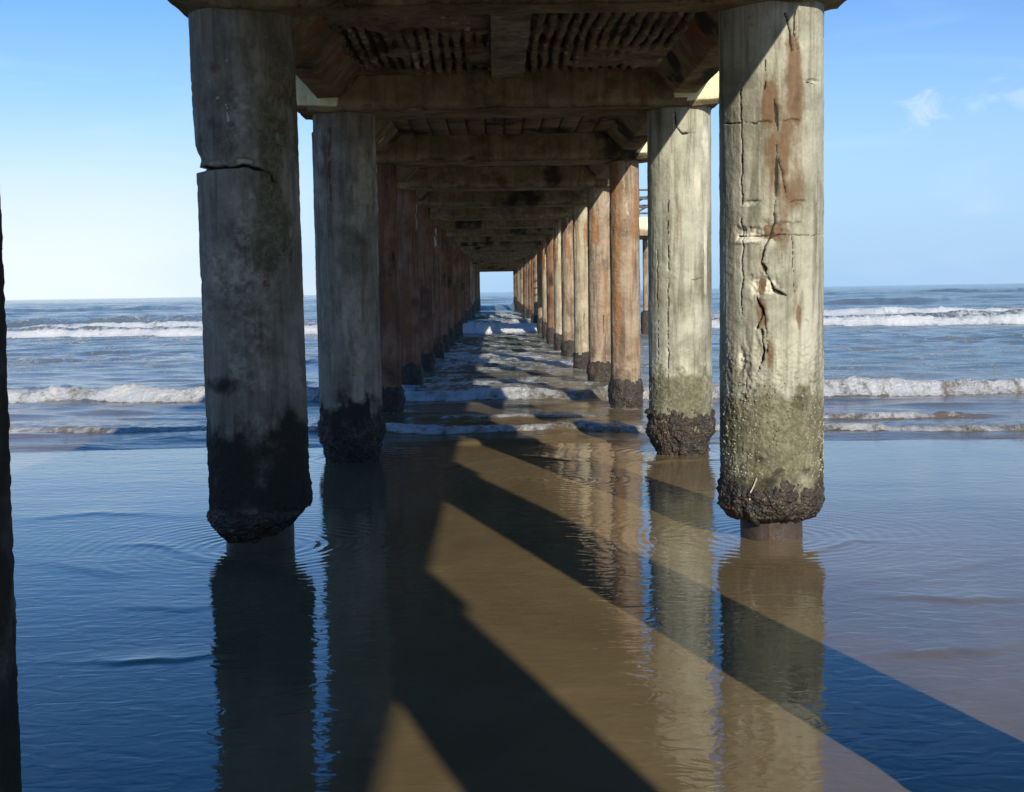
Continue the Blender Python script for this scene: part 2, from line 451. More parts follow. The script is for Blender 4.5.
# --- front right column
def paint_right(cx, cy, R):
    def P(px, py):
        t, z = on_cylinder(px, py, cx, cy, R); return (R*t, z)
    def fn(T, Z, r, A):
        Tn = np.where(T > math.pi/2, T-2*math.pi, T)   # keep the seen half together
        S = R*Tn
        wx = .006*fbm(S*25, Z*25, 0, 5, 3); Sw = S+wx; Zw = Z+.006*fbm(S*25, Z*25, 3, 6, 3)
        def sg(pts, w, soft=.5): return seg_mask(Sw, Zw, [P(*p) for p in pts], w, soft)
        def bl(x0, x1, y0, y1, soft=.35):
            a = P(x0, (y0+y1)/2); b = P(x1, (y0+y1)/2); c = P((x0+x1)/2, y0); d = P((x0+x1)/2, y1)
            return blob(Sw, Zw, a[0], b[0], c[1], d[1], soft)
        # spalls: hollows in the face
        hol = np.zeros_like(r)
        sp1 = np.maximum(bl(736, 764, 226, 240), bl(760, 786, 222, 242)); sp2 = bl(750, 775, 276, 297)
        chips = np.maximum.reduce([bl(745, 762, 200, 205), bl(788, 807, 200, 206), bl(793, 804, 221, 229), bl(757, 771, 121, 125), bl(785, 801, 119, 125),
                                   bl(805, 818, 79, 83), bl(754, 763, 345, 366), bl(738, 745, 350, 372), bl(783, 793, 222, 229)])
        hol = np.maximum.reduce([sp1*.020, sp2*.020, chips*.014])
        wide = np.maximum.reduce([sg([(765, 243), (760, 262)], .003), sg([(760, 262), (767, 276), (774, 290), (786, 296)], .0065),
                                  sg([(757, 298), (762, 312), (757, 328)], .005), sg([(762, 330), (764, 350), (758, 372)], .005)])
        main = np.maximum(sg([(775, 98), (777, 130), (777, 165), (775, 224)], .0062), sg([(775, 222), (770, 236), (764, 246)], .005))
        flk = np.maximum(sg([(775, 98), (777, 130), (777, 165), (775, 224), (765, 243), (760, 262), (767, 276), (758, 300), (760, 330), (758, 372)], .015, .8), 0)*sst(.0, .35, fbm(S*22, Z*15, 3, 98, 4, .65))
        thin = np.maximum.reduce([main, sg([(777, 150), (783, 172), (786, 196)], .003), sg([(762, 310), (768, 330), (767, 352)], .003), sg([(740, 90), (742, 150), (741, 235)], .003), sg([(743, 235), (741, 330)], .0025),
                                  sg([(724, 123), (757, 124)], .002), sg([(720, 236), (737, 237)], .003), sg([(792, 230), (795, 300)], .0018), sg([(806, 82), (815, 84)], .003),
                                  sg([(786, 14), (791, 30), (792, 50)], .004), sg([(797, 12), (795, 34), (799, 50)], .0035), sg([(765, 60), (764, 90)], .003)])
        r = r-hol-wide*.024-thin*.014-.006*flk
        lump = fbm(S*60, Z*60, 0, 33, 3)
        r = r+hol*.5*lump
        # lips that stand proud under the spalls
        r = r+.006*bl(735, 766, 239, 244)+.005*bl(748, 775, 294, 300)
        gr = 1-sst(1.13, 1.30, Z+.10*fbm(S*7, Z*7, 0, 44, 4))     # growth zone by the waterline
        r = r+gr*(.006*fbm(S*70, Z*70, 0, 51, 4)+.005*np.clip(fbm(S*35, Z*35, 0, 52, 3), 0, 1))
        A["rust"] += np.maximum.reduce([bl(786, 804, 40, 130, .85), bl(762, 777, 80, 126, .9), bl(766, 778, 118, 220, .9)*.7, bl(774, 805, 106, 246, .85)*.68, bl(764, 776, 112, 232, .9)*.6, bl(756, 768, 246, 300, .9)*.4,
                                        bl(762, 782, 224, 240), bl(758, 766, 277, 296), bl(756, 769, 298, 330, .6)*.8, bl(796, 802, 303, 330, .8)*.9, bl(790, 800, 235, 380, .9)*.35,
                                        bl(764, 775, 330, 372, .7)*.6, bl(748, 757, 300, 380, .9)*.4])
        A["rust"] *= .80+.5*np.clip(.5+1.1*fbm(S*26, Z*2.2, 0, 97, 4, .6), 0, 1)
        A["pale"] += np.clip(np.maximum.reduce([bl(737, 763, 232, 243), bl(782, 792, 229, 240)*.7, sp2*.9, chips*.55, .55*flk, bl(797, 803, 238, 330)*.2])-1.2*A["rust"], 0, 1)
        A["dark"] += np.clip(np.maximum(wide*1.0, thin*.9), 0, 1)
        A["algae"] = .78*(1-sst(.72, 1.16, Z+.26*fbm(S*9, Z*9, 0, 61, 5, .65)))
        dk = .62*(1-sst(.36, .66, Z+.30*fbm(S*7, Z*7, 0, 62, 5, .65)))
        A["dark"] = np.maximum(A["dark"], dk*(.8+.6*fbm(S*18, Z*18, 0, 63, 4)))
        A["dark"] = np.maximum(A["dark"], .52*bl(788, 803, 60, 110, .9)*sst(-.35, .3, fbm(S*20, Z*4, 0, 69, 4)))
        # spalled pockets at the top of the growth
        pk = np.maximum.reduce([bl(740, 758, 350, 404, .8), bl(790, 812, 374, 410, .8), bl(765, 786, 374, 402, .8)])*sst(-.25, .2, fbm(S*16, Z*10, 0, 68, 4, .65))
        A["dark"] = np.maximum(A["dark"], pk*.5); r = r-.010*pk
        A["pale"] = np.maximum(A["pale"], .45*bl(792, 802, 285, 370, .9)*sst(0, .5, fbm(S*14, Z*3, 0, 66, 3)))
        return r
    return fn
RX, RY, RR = 1.645, BENT[1], .303
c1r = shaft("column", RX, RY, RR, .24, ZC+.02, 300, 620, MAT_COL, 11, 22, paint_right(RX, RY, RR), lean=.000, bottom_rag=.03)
tag(c1r, "front right column, sunlit, split by a long vertical crack with rust streaks")
crust(c1r, RR, [(.12, RR-.12), (.15, RR-.05), (.20, RR-.004), (.29, RR+.004), (.37, RR-.02)], 240, 44, 12, .034)
core(c1r, .185, .3, 13)
shells(c1r, RX, RY, RR+.003, 700, .38, 1.05, 14)

# --- front left column
def paint_left(cx, cy, R):
    def P(px, py):
        t, z = on_cylinder(px, py, cx, cy, R); return (R*t, z)
    def fn(T, Z, r, A):
        Tn = np.where(T > math.pi/2, T-2*math.pi, T); S = R*Tn
        Sw = S+.006*fbm(S*25, Z*25, 0, 105, 3); Zw = Z+.006*fbm(S*25, Z*25, 3, 106, 3)
        def sg(pts, w, soft=.5): return seg_mask(Sw, Zw, [P(*p) for p in pts], w, soft)
        def bl(x0, x1, y0, y1, soft=.35):
            a = P(x0, (y0+y1)/2); b = P(x1, (y0+y1)/2); c = P((x0+x1)/2, y0); d = P((x0+x1)/2, y1)
            return blob(Sw, Zw, a[0], b[0], c[1], d[1], soft)
        zc = P(230, 165)[1]
        crk = np.maximum(sg([(196, 167), (210, 168), (228, 167), (250, 165), (268, 172)], .006), sg([(268, 170), (276, 182)], .005))
        gap = (np.abs(Z-zc+.004) < .018)*sst(-2.2, -2.75, Tn)
        r = r-.05*crk-.06*gap
        nib = np.exp(-((Z-zc-.05)/.05)**2)*sst(-2.1, -2.8, Tn)
        r = r-.030*nib*(Z > zc)
        r = r+.012*(Z > zc)*sst(-1.9, -3.0, Tn)*sst(zc+.1, zc+.5, Z)
        chips = np.maximum.reduce([bl(207, 224, 160, 168), bl(236, 254, 158, 165), bl(199, 206, 140, 160)])
        r = r-.012*chips
        r = r-.012*sst(.2, .6, fbm(T*3, Z*9, 0, 77, 3))*sst(-2.5, -3.0, Tn)
        A["pale"] += np.clip(.48*chips+.85*sg([(226, 104), (229, 110), (229, 120)], .0045)+.6*sg([(213, 258), (215, 268)], .006)+.5*bl(225, 229, 58, 62)+.4*bl(216, 220, 96, 100), 0, 1)
        A["rust"] += np.clip(.6*bl(255, 296, 62, 110, .8)+.55*bl(207, 226, 62, 76, .8)+.75*bl(263, 270, 262, 292, .8)+.3*bl(262, 276, 180, 260, .9), 0, 1)
        dk = 1-sst(.66, .90, Z+.11*fbm(S*10, Z*6, 0, 81, 5, .65))
        A["dark"] = np.maximum.reduce([A["dark"], crk, gap*1.0, .72*dk, .55*bl(206, 240, 374, 395, .7), .3*bl(240, 300, 374, 384, .9)])
        mot = fbm(S*4.5, Z*3.2, 0, 87, 6, .68)
        up_ = sst(.85, 1.0, Z)
        A["mottle"] = np.maximum(.75*up_*sst(.0, .5, mot), .95*bl(203, 268, 245, 306, .95))*sst(-.45, .45, fbm(S*30, Z*30, 0, 88, 4, .65))
        A["algae"] = .75*up_*sst(-.02, .3, fbm(S*3.5+4, Z*1.6, 0, 89, 5, .65))*sst(-1.9, -1.0, Tn)
        A["rust"] = np.maximum(A["rust"], .42*up_*sst(.18, .42, fbm(S*5, Z*1.2, 7, 90, 5, .65)))
        r = r+.008*dk*fbm(S*40, Z*40, 0, 85, 4)
        bump = bl(304, 312, 480, 505, .6)
        r = r+.014*bump
        return r
    return fn
LX, LY, LR = -1.437, BENT[1], .298
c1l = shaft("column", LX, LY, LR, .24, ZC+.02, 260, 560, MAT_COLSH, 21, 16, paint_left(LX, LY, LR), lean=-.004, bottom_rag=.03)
tag(c1l, "front left column, grey and shaded, cracked right across near the top")
crust(c1l, LR, [(.075, .2), (.105, LR-.07), (.145, LR-.03), (.18, LR-.012), (.25, LR-.014), (.31, LR-.026)], 200, 40, 22, .028,
      zoff=lambda T: -.05*np.cos(T+2.6)**1+.03)
core(c1l, .20, .3, 23)

# --- leftmost column at the frame edge and the ones behind the camera that throw their shadows
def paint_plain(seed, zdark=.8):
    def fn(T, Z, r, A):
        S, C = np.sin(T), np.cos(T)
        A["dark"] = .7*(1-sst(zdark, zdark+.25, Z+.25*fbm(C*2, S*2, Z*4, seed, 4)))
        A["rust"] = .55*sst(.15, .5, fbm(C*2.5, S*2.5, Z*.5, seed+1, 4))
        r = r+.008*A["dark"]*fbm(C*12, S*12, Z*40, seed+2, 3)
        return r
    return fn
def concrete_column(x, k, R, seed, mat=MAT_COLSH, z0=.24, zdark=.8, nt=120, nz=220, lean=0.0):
    c = shaft("column", x, BENT[k], R, z0, ZC+.02, nt, nz, mat, seed, 20, paint_plain(seed, zdark), lean=lean)
    return c
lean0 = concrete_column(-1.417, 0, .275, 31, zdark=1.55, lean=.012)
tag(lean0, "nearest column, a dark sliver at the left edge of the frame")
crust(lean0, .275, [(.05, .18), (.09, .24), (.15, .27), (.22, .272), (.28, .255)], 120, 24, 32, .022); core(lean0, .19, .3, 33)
for k in (0, -1, -2):
    for x in (-1.40, 1.74):
        if k == 0 and x < 0: continue
        c = concrete_column(x, k, .285, 40+k*3+(x > 0), nt=64, nz=80)
        crust(c, .285, [(.08, .18), (.16, .27), (.24, .30), (.36, .29), (.42, .275)], 64, 16, 50+k*3+(x > 0), .022); core(c, .19, .3, 53+k)

# --- second bent
def paint_second(seed, cx, cy, R, sunny):
    def P(px, py):
        t, z = on_cylinder(px, py, cx, cy, R); return (R*t, z)
    def fn(T, Z, r, A):
        Tn = np.where(T > math.pi/2, T-2*math.pi, T); S = R*Tn
        C, Sn = np.cos(T), np.sin(T)
        Sw = S+.006*fbm(S*25, Z*25, 0, seed+5, 3); Zw = Z+.006*fbm(S*25, Z*25, 3, seed+6, 3)
        def sg(pts, w): return seg_mask(Sw, Zw, [P(*p) for p in pts], w)
        low = 1-sst(.75, 1.05, Z+.18*fbm(S*8, Z*8, 0, seed, 4))
        r = r+.006*low*fbm(S*50, Z*50, 0, seed+1, 4)
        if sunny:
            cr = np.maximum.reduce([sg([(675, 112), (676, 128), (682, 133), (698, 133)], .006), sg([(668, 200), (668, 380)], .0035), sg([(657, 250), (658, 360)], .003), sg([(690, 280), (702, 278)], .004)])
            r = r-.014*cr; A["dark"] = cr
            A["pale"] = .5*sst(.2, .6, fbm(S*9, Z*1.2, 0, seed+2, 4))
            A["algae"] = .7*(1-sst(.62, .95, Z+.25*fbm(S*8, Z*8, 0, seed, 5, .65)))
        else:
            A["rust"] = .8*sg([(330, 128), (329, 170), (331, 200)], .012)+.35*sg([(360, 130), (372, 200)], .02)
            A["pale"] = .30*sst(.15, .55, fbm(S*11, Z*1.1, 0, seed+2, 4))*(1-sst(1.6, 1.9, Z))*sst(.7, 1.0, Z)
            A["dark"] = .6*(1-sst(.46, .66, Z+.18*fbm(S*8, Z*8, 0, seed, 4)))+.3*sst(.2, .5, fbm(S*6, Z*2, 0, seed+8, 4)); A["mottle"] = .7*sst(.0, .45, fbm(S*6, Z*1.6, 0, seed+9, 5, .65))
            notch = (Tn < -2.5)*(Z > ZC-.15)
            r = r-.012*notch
        return r
    return fn
x2r, x2l = 1.69, -1.34
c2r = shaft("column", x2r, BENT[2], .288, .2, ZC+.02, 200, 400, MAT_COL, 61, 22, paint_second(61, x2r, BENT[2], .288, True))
tag(c2r, "second right column, pale and sunlit above a purple brown barnacle collar")
crust(c2r, .288, [(-.1, .2), (.0, .21), (.05, .235), (.14, .275), (.24, .30), (.34, .298), (.41, .272)], 180, 44, 62, .05)
shells(c2r, x2r, BENT[2], .292, 260, .40, .75, 64)
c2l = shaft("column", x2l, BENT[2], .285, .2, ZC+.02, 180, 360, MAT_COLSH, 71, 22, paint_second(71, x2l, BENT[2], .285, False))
tag(c2l, "second left column, shaded and streaked, on a black bulging barnacle collar")
crust(c2l, .285, [(-.1, .2), (.0, .225), (.05, .25), (.14, .272), (.25, .285), (.35, .282), (.42, .264)], 160, 44, 72, .04)

# --- the long run of thinner rust stained piles
def paint_rusty(seed):
    def fn(T, Z, r, A):
        C, S = np.cos(T), np.sin(T)
        f = fbm(C*1.5, S*1.5, Z*.8, seed, 5)
        sp = sst(.12, .3, fbm(C*2.2, S*2.2, Z*1.1, seed+2, 6, .62))*sst(1.5, 2.6, Z)
        r = r-.012*sp*(.6+.8*vnoise(C*6, S*6, Z*18, seed+4))
        A["pale"] = .55*sp*sst(-.1, .3, fbm(C*6, S*6, Z*6, seed+6, 3))
        A["dark"] = .55*sst(.3, .55, fbm(C*2, S*2, Z*1.1, seed+8, 5))+.35*(1-sst(.45, .8, Z+.2*f))
        A["rust"] = .70*sst(.06, .38, f)
        return r
    return fn
proto = []
PR = .19
for v in range(4):
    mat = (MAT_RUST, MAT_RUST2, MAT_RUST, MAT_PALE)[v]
    R = PR if v != 3 else .18
    c = shaft("column", AX, 0, R, -.3, ZC+.02, 72, 200, mat, 81+v*10, 14, paint_rusty(81+v*10), amp=.006)
    k = crust(c, R, [(-.5, R+.01), (0, R+.01), (.08, R+.02), (.2, R+.022), (.30, R+.016), (.36, R-.014)], 90, 30, 84+v*10, .034)
    proto.append((c, k))
used = set()
def place(v, x, y, hgt=1.0, rz=0.0, label=None):
    c, k = proto[v]
    if v in used:
        c2 = c.copy(); COL.objects.link(c2); k2 = k.copy(); COL.objects.link(k2)
        c2.parent = pier; k2.parent = c2; c, k = c2, k2
    used.add(v)
    c.location = (x-AX, y, 0); c.rotation_euler = (0, 0, rz)
    k.scale = (1, 1, hgt)
    return c
order_r = [0, 2, 3, 2, 3, 1, 3, 0, 2]
for k in range(3, NB+1):
    vr = order_r[k-3] if k-3 < len(order_r) else random.choice([0, 1, 2, 3])
    if k > 14 : vr = random.choice([0, 1, 2, 3])
    hg = 1.0+max(0, BENT[k]-28)*.028
    cr = place(vr, 1.675+random.uniform(-.03, .03), BENT[k], min(hg, 3.0)*random.uniform(.9, 1.1), 0 if k == 3 else random.uniform(-.5, .5))
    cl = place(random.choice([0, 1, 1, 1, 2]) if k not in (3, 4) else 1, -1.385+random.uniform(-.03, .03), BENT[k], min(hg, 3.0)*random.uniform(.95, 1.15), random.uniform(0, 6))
    if k == 3:
        tag(cr, "third right column, thin and rust brown with peeling cover near its head")
    if k == 4:
        tag(cr, "fourth right column, orange brown with a ragged mussel collar")

# ------------------------------------------------------------------ cap beams
def cap_beam(y, k, fine):
    hw = .36
    step = .03 if fine else .12
    V, Q = box_patches(-1.86, 1.86, y-hw, y+hw, ZC, ZD-.006, step)
    x, yy, z = V.T
    P = V.copy()
    # ends rise and round off
    e = sst(1.55, 1.86, np.abs(x))
    P[:, 2] += (.09 if k == 1 else .015)*e**1.5*(1-(z-ZC)/(ZD-ZC))
    if k == 1:
        P[:, 0] *= 1+.065*e
        P[:, 2] += .11*sst(y-.12, y+.36, yy)*(1-(z-ZC)/(ZD-ZC))*(1-sst(1.35, 1.6, np.abs(x)))
    # a narrower web over a broad lower lip, worn edges
    if fine:
        sd = 100+k
        amp = .014
        nx = fbm(x*7, yy*7, z*7, sd, 4, .6)
        P[:, 0] += amp*.5*fbm(x*6, yy*6, z*6, sd+1, 3); P[:, 1] += amp*nx; P[:, 2] += amp*fbm(x*5, yy*5, z*5, sd+2, 4, .6)*(z < ZD-.05)
        # broken lower arris with rust-burst notches
        low = np.exp(-((z-ZC)/.07)**2)
        nt = sst(.15, .5, fbm(x*5, yy*.0+k*3, 0, sd+3, 4))
        P[:, 1] += np.sign(y-yy)*.035*low*nt*(np.abs(yy-y) > hw-.04)
        P[:, 2] += .03*low*nt*(np.abs(yy-y) > hw-.08)
        slot = (np.abs(np.mod(x*3.1+.3*vnoise(x*2, 0, 0, sd+5), 1)-.5) < .03)*(z < ZC+.13)*(vnoise(x*3, 0, 0, sd+6) > -.1)
        P[:, 1] += np.sign(y-yy)*.03*slot*(np.abs(yy-y) > hw-.01)
        # chamfer
        ch = (np.abs(yy-y) > hw-.001)*sst(ZC+.055, ZC, z)
        P[:, 1] += np.sign(y-yy)*.05*ch
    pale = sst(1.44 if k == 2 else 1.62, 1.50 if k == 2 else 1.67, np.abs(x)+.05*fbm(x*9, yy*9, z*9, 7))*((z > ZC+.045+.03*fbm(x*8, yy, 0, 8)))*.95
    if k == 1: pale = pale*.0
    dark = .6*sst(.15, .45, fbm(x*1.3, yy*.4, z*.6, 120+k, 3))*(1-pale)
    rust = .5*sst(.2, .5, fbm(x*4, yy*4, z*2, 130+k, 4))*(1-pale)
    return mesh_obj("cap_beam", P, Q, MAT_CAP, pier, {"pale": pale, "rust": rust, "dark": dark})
for k in range(-2, NB+1):
    cap_beam(BENT[k], k, 1 <= k <= 6)

# ------------------------------------------------------------------ deck: slab, edge girders, centre joist, soffit
Y0D = -9.0
# slab
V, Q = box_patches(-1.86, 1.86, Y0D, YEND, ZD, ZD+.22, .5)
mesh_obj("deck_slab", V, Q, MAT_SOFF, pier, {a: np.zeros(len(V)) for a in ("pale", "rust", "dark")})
# edge girders: sloping inner face (haunch), flat foot, upright outer face
def girder(sgn):
    ys = np.concatenate([np.arange(Y0D, 6.9, .5), np.arange(7, 17, .05), np.arange(17.2, YEND, .4), [YEND]])
    prof = [(1.24, ZD+.003), (1.32, ZD-.09), (1.40, ZD-.18), (1.455, ZD-.238), (1.50, ZD-.24), (1.58, ZD-.24), (1.66, ZD-.24), (1.665, ZD-.18), (1.667, ZD-.09), (1.668, ZD+.003)]
    pp = []
    for a, b in zip(prof[:-1], prof[1:]):
        for t in np.linspace(0, 1, 5)[:-1]: pp.append((a[0]+(b[0]-a[0])*t, a[1]+(b[1]-a[1])*t))
    pp.append(prof[-1]); pp = np.array(pp)
    Yg, I = np.meshgrid(ys, np.arange(len(pp)), indexing='ij')
    X = pp[I, 0].copy(); Z = pp[I, 1].copy()
    inn = (Z < ZD-.005)
    nz = fbm(X*5, Yg*4, Z*5, 200+sgn, 5, .62)
    X += inn*.006*nz; Z += inn*.006*fbm(X*9, Yg*7, 0, 203+sgn, 5, .62)
    P = np.stack([sgn*X, Yg, Z], -1)
    Qd = grid_quads(len(pp), len(ys))
    if sgn < 0: Qd = Qd[:, ::-1]
    dk = .7*sst(.1, .4, fbm(X*3, Yg*1.2, Z*3, 207+sgn, 4)); rs = .6*sst(.1, .5, fbm(X*4, Yg*2, Z*3, 209+sgn, 4)); pl = .35*sst(.2, .55, fbm(X*5, Yg*4, Z*5, 211+sgn, 4))
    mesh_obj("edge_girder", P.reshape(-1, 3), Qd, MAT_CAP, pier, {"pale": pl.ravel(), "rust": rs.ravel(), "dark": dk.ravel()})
girder(1); girder(-1)
# centre joist
V, Q = box_patches(-.14, .14, 8.105, 11.535, ZD-.10, ZD-.002, .03)
x, yy, z = V.T
P = V+np.stack([.008*fbm(x*8, yy*8, z*8, 301, 4), 0*x, .010*fbm(x*7, yy*7, z*7, 302, 4)*(z < ZD-.03)], -1)
mesh_obj("centre_joist", P, Q, MAT_COLSH, pier, {"pale": .32*sst(-.2, .4, fbm(x*9, yy*9, z*9, 303, 4)), "rust": 0*x, "dark": .4*sst(.1, .5, fbm(x*4, yy*3, z*4, 304, 3))})
# corroded ribbed soffit of the first bay, one sheet each side of the joist
def ribbed(x0, x1, seed):
    xs = np.arange(x0, x1+.001, .008); ys = np.arange(8.12, 11.53, .022)
    X, Yg = np.meshgrid(xs, ys)
    ph = X/.088+.35*fbm(Yg*.7, X*1.5, 0, seed, 3)+.12*fbm(X*30, Yg*9, 0, seed+9, 3)
    kk = np.floor(ph); t = ph-kk
    rid = sst(.08, .32, t)*(1-sst(.68, .92, t))
    up_ = .5+.5*vnoise(kk*3.7, Yg*.6, 0, seed+1)
    lost = .8*sst(.05, .35, fbm(X*1.5+kk, Yg*.9, 0, seed+2, 4))
    Z = ZD-.012-.055*rid*(.45+.55*up_)*(1-.75*lost)
    Z -= .016*fbm(X*25, Yg*14, 0, seed+3, 4, .65)*rid
    slabp = sst(.16, .30, fbm(X*1.1, Yg*1.2, 0, seed+4, 4))   # places where the cover still hangs on
    Z = Z*(1-slabp)+(ZD-.055+.01*fbm(X*12, Yg*12, 0, seed+5, 3))*slabp
    P = np.stack([X, Yg, Z], -1)
    Qd = grid_quads(len(xs), len(ys))[:, ::-1]
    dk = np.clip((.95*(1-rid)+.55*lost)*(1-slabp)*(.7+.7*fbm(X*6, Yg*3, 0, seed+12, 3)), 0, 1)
    pl = .52*sst(.0, .5, fbm(X*9, Yg*5, 0, seed+6, 4))*rid*(1-lost)
    rs = .6*sst(0, .4, fbm(X*3, Yg*2, 0, seed+7, 3))
    mesh_obj("ribbed_soffit", P.reshape(-1, 3), Qd, MAT_RIB, pier, {"pale": pl.ravel(), "rust": rs.ravel(), "dark": dk.ravel()})
ribbed(-1.36, -.142, 310); ribbed(.142, 1.36, 320)
# board-marked soffit panels of the other bays
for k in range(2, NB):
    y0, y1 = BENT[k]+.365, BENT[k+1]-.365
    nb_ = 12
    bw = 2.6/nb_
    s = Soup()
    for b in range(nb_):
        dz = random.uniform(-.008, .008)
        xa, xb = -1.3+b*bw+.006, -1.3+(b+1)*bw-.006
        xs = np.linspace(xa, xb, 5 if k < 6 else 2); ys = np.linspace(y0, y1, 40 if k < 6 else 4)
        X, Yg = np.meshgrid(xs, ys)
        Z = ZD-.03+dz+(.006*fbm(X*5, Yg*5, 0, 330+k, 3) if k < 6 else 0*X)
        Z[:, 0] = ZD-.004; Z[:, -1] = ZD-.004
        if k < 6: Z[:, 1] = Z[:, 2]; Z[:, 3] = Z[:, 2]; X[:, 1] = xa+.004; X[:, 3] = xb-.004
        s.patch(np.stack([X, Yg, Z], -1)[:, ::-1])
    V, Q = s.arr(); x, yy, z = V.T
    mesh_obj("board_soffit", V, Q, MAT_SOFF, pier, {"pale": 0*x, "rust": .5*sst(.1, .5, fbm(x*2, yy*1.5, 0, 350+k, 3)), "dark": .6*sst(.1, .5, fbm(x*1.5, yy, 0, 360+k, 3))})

# ------------------------------------------------------------------ side platform beyond
plat = bpy.data.objects.new("side_platform", None); COL.objects.link(plat)
plat.location = (3.6, 42.0, 0)
tag(plat, "small railed side platform on thin piles, glimpsed between the right columns", "platform")
def pz(V, Q): return (np.asarray(V)-np.array([3.6, 42.0, 0]), Q)
zero = lambda V: {a: np.zeros(len(V)) for a in ("pale", "rust", "dark")}
V, Q = box_patches(1.95, 5.25, 40.3, 43.7, 3.15, 3.72, .3)
VV, QQ = pz(V, Q); at = zero(VV); at["pale"] = np.full(len(VV), .9)*(V[:, 2] > 3.2)
mesh_obj("deck", VV, QQ, MAT_CAP, plat, at)
for px_, py_ in ((5.0, 40.6), (5.0, 43.3), (3.4, 43.3)):
    c = shaft("pile", px_-3.6+3.6, py_, .085, -.3, 3.148, 24, 60, MAT_RUST, int(px_*10+py_), 10, paint_rusty(5), parent=plat)
    c.location = (px_-3.6, py_-42.0, 0)
    crust(c, .085, [(-.4, .11), (.1, .15), (.5, .16), (.75, .13), (.8, .07)], 30, 16, int(py_), .03)
for zz_ in (4.02, 4.28, 4.55):
    s = Soup()
    for a, b in (((1.98, 40.4, zz_), (5.2, 40.4, zz_)), ((5.2, 40.4, zz_), (5.2, 43.6, zz_)), ((1.98, 43.6, zz_), (5.2, 43.6, zz_))): s.add(*tube(a, b, .028))
    mesh_obj("rail", *pz(*s.arr()), MAT_RAIL, plat)
for px_, py_ in ((2.0, 40.4), (3.6, 40.4), (5.2, 40.4), (5.2, 42), (5.2, 43.6), (3.6, 43.6)):
    mesh_obj("post", *pz(*tube((px_, py_, 3.722), (px_, py_, 4.58), .03)), MAT_RAIL, plat)
for a, b in (((4.2, 40.45, 3.74), (5.2, 40.45, 4.3)), ((4.0, 40.45, 4.0), (5.2, 40.45, 4.55))):
    mesh_obj("brace", *pz(*tube(a, b, .03)), MAT_RAIL, plat)

# ------------------------------------------------------------------ wet sand
def axis(fine0, fine1, step, lo, hi, grow=1.12):
    a = list(np.arange(fine0, fine1+step/2, step))
    d = step; x = a[-1]
    while x < hi: d *= grow; x = x+d; a.append(x)
    d = step; x = a[0]; b = []
    while x > lo: d *= grow; x = x-d; b.append(x)
    return np.array(b[::-1]+a)
xs = axis(-4.6, 5.6, .022, -400, 400, 1.15); ys = axis(2.6, 14.6, .024, -120, 300, 1.15)
X, Y = np.meshgrid(xs, ys)
Z = -.005*np.clip(Y-9, 0, 400)
near = sst(-9, -5, X)*(1-sst(7, 11, X))*(1-sst(12.6, 14, Y))*sst(-2, 1, Y)
rip = np.zeros_like(Z)
rip += .0011*fbm(X*.7, Y*1.8, 0, 401, 3)
rip += .0007*fbm(X*1.8+.5*Y, Y*6.5, 0, 402, 3)*sst(-.2, .5, fbm(X*.4, Y*.5, 0, 403, 2))
foam = np.zeros_like(Z)
# rings spreading from the feet of the columns
def rings(cx, cy, r0, r1, lam, amp, asp=1.0, lim=None):
    global rip
    d = np.hypot(X-cx, (Y-cy)*asp)
    env = sst(r0-.04, r0+.03, d)*np.exp(-np.clip(d-r0, 0, 9)/(r1-r0))
    mod = .4+.6*sst(-.3, .5, fbm(X*2+cx, Y*2, 0, 410, 2))
    rip += amp*env*mod*np.cos((d+.05*fbm(X*1.5, Y*1.5, 0, 411, 2))*2*math.pi/lam)
rings(RX, RY, .2, .6, .085, .0042); rings(LX, LY, .2, .65, .08, .0042)
rings(-1.0, 7.65, .05, .35, .05, .0022); rings(.44, 10.3, .02, .45, .09, .0034); rings(x2r, BENT[2], .25, .7, .12, .003); rings(x2l, BENT[2], .25, .6, .12, .003)
# small standing wavelets: single low crests drawn over the film
def crest(pts, h, w, fo=0.0, seed=0):
    """pts: (x, y) of the crest line, low front towards the shore"""
    global rip, foam
    pts = np.array(pts, float); o = np.argsort(pts[:, 0]); pts = pts[o]
    yc = np.interp(X, pts[:, 0], pts[:, 1])+.16*fbm(X*1.6, 0*X, seed, 420, 4)+.03*fbm(X*9, 0*X, seed, 421, 3)
    inside = sst(pts[0, 0]-.3, pts[0, 0]+.4, X)*(1-sst(pts[-1, 0]-.4, pts[-1, 0]+.3, X))
    s = Y-yc
    m = inside*np.where(s < 0, np.exp(-(s/w)**2), np.exp(-s/(w*3.5)))*(.55+.7*vnoise(X*2.2, 0*X, seed, 422))
    rip = rip+1.6*h*m
    foam = np.maximum(foam, fo*inside*np.exp(-(s/(w*1.3))**2))
def gp(px, py):
    d = ray(px, py); t = -CAM[2]/d[2]; p = CAM+d*t; return (p[0], p[1])
crest([gp(20, 660), gp(120, 657), gp(215, 652)], .0058, .026, .3, 21)  # whitening through the foam mask imitates this crest's bright sky reflection
crest([gp(120, 608), gp(190, 612), gp(215, 606)], .004, .06, 0, 2)
crest([gp(150, 545), gp(185, 560), gp(215, 563)], .006, .05, 0, 3)
crest([gp(300, 566), gp(325, 560), gp(352, 542)], .007, .045, .9, 4)
crest([gp(690, 548), gp(715, 555), gp(745, 558)], .007, .045, .9, 5)
crest([gp(800, 556), gp(830, 552), gp(855, 540)], .006, .04, .72, 6)
crest([gp(830, 590), gp(900, 578), gp(1024, 560)], .003, .08, 0, 7)
crest([gp(830, 655), gp(920, 648), gp(1020, 640)], .004, .08, 0, 8)
crest([gp(880, 596), gp(960, 600), gp(1030, 596)], .004, .07, 0, 9)
crest([gp(10, 520), gp(100, 512), gp(210, 516)], .003, .10, 0, 10)
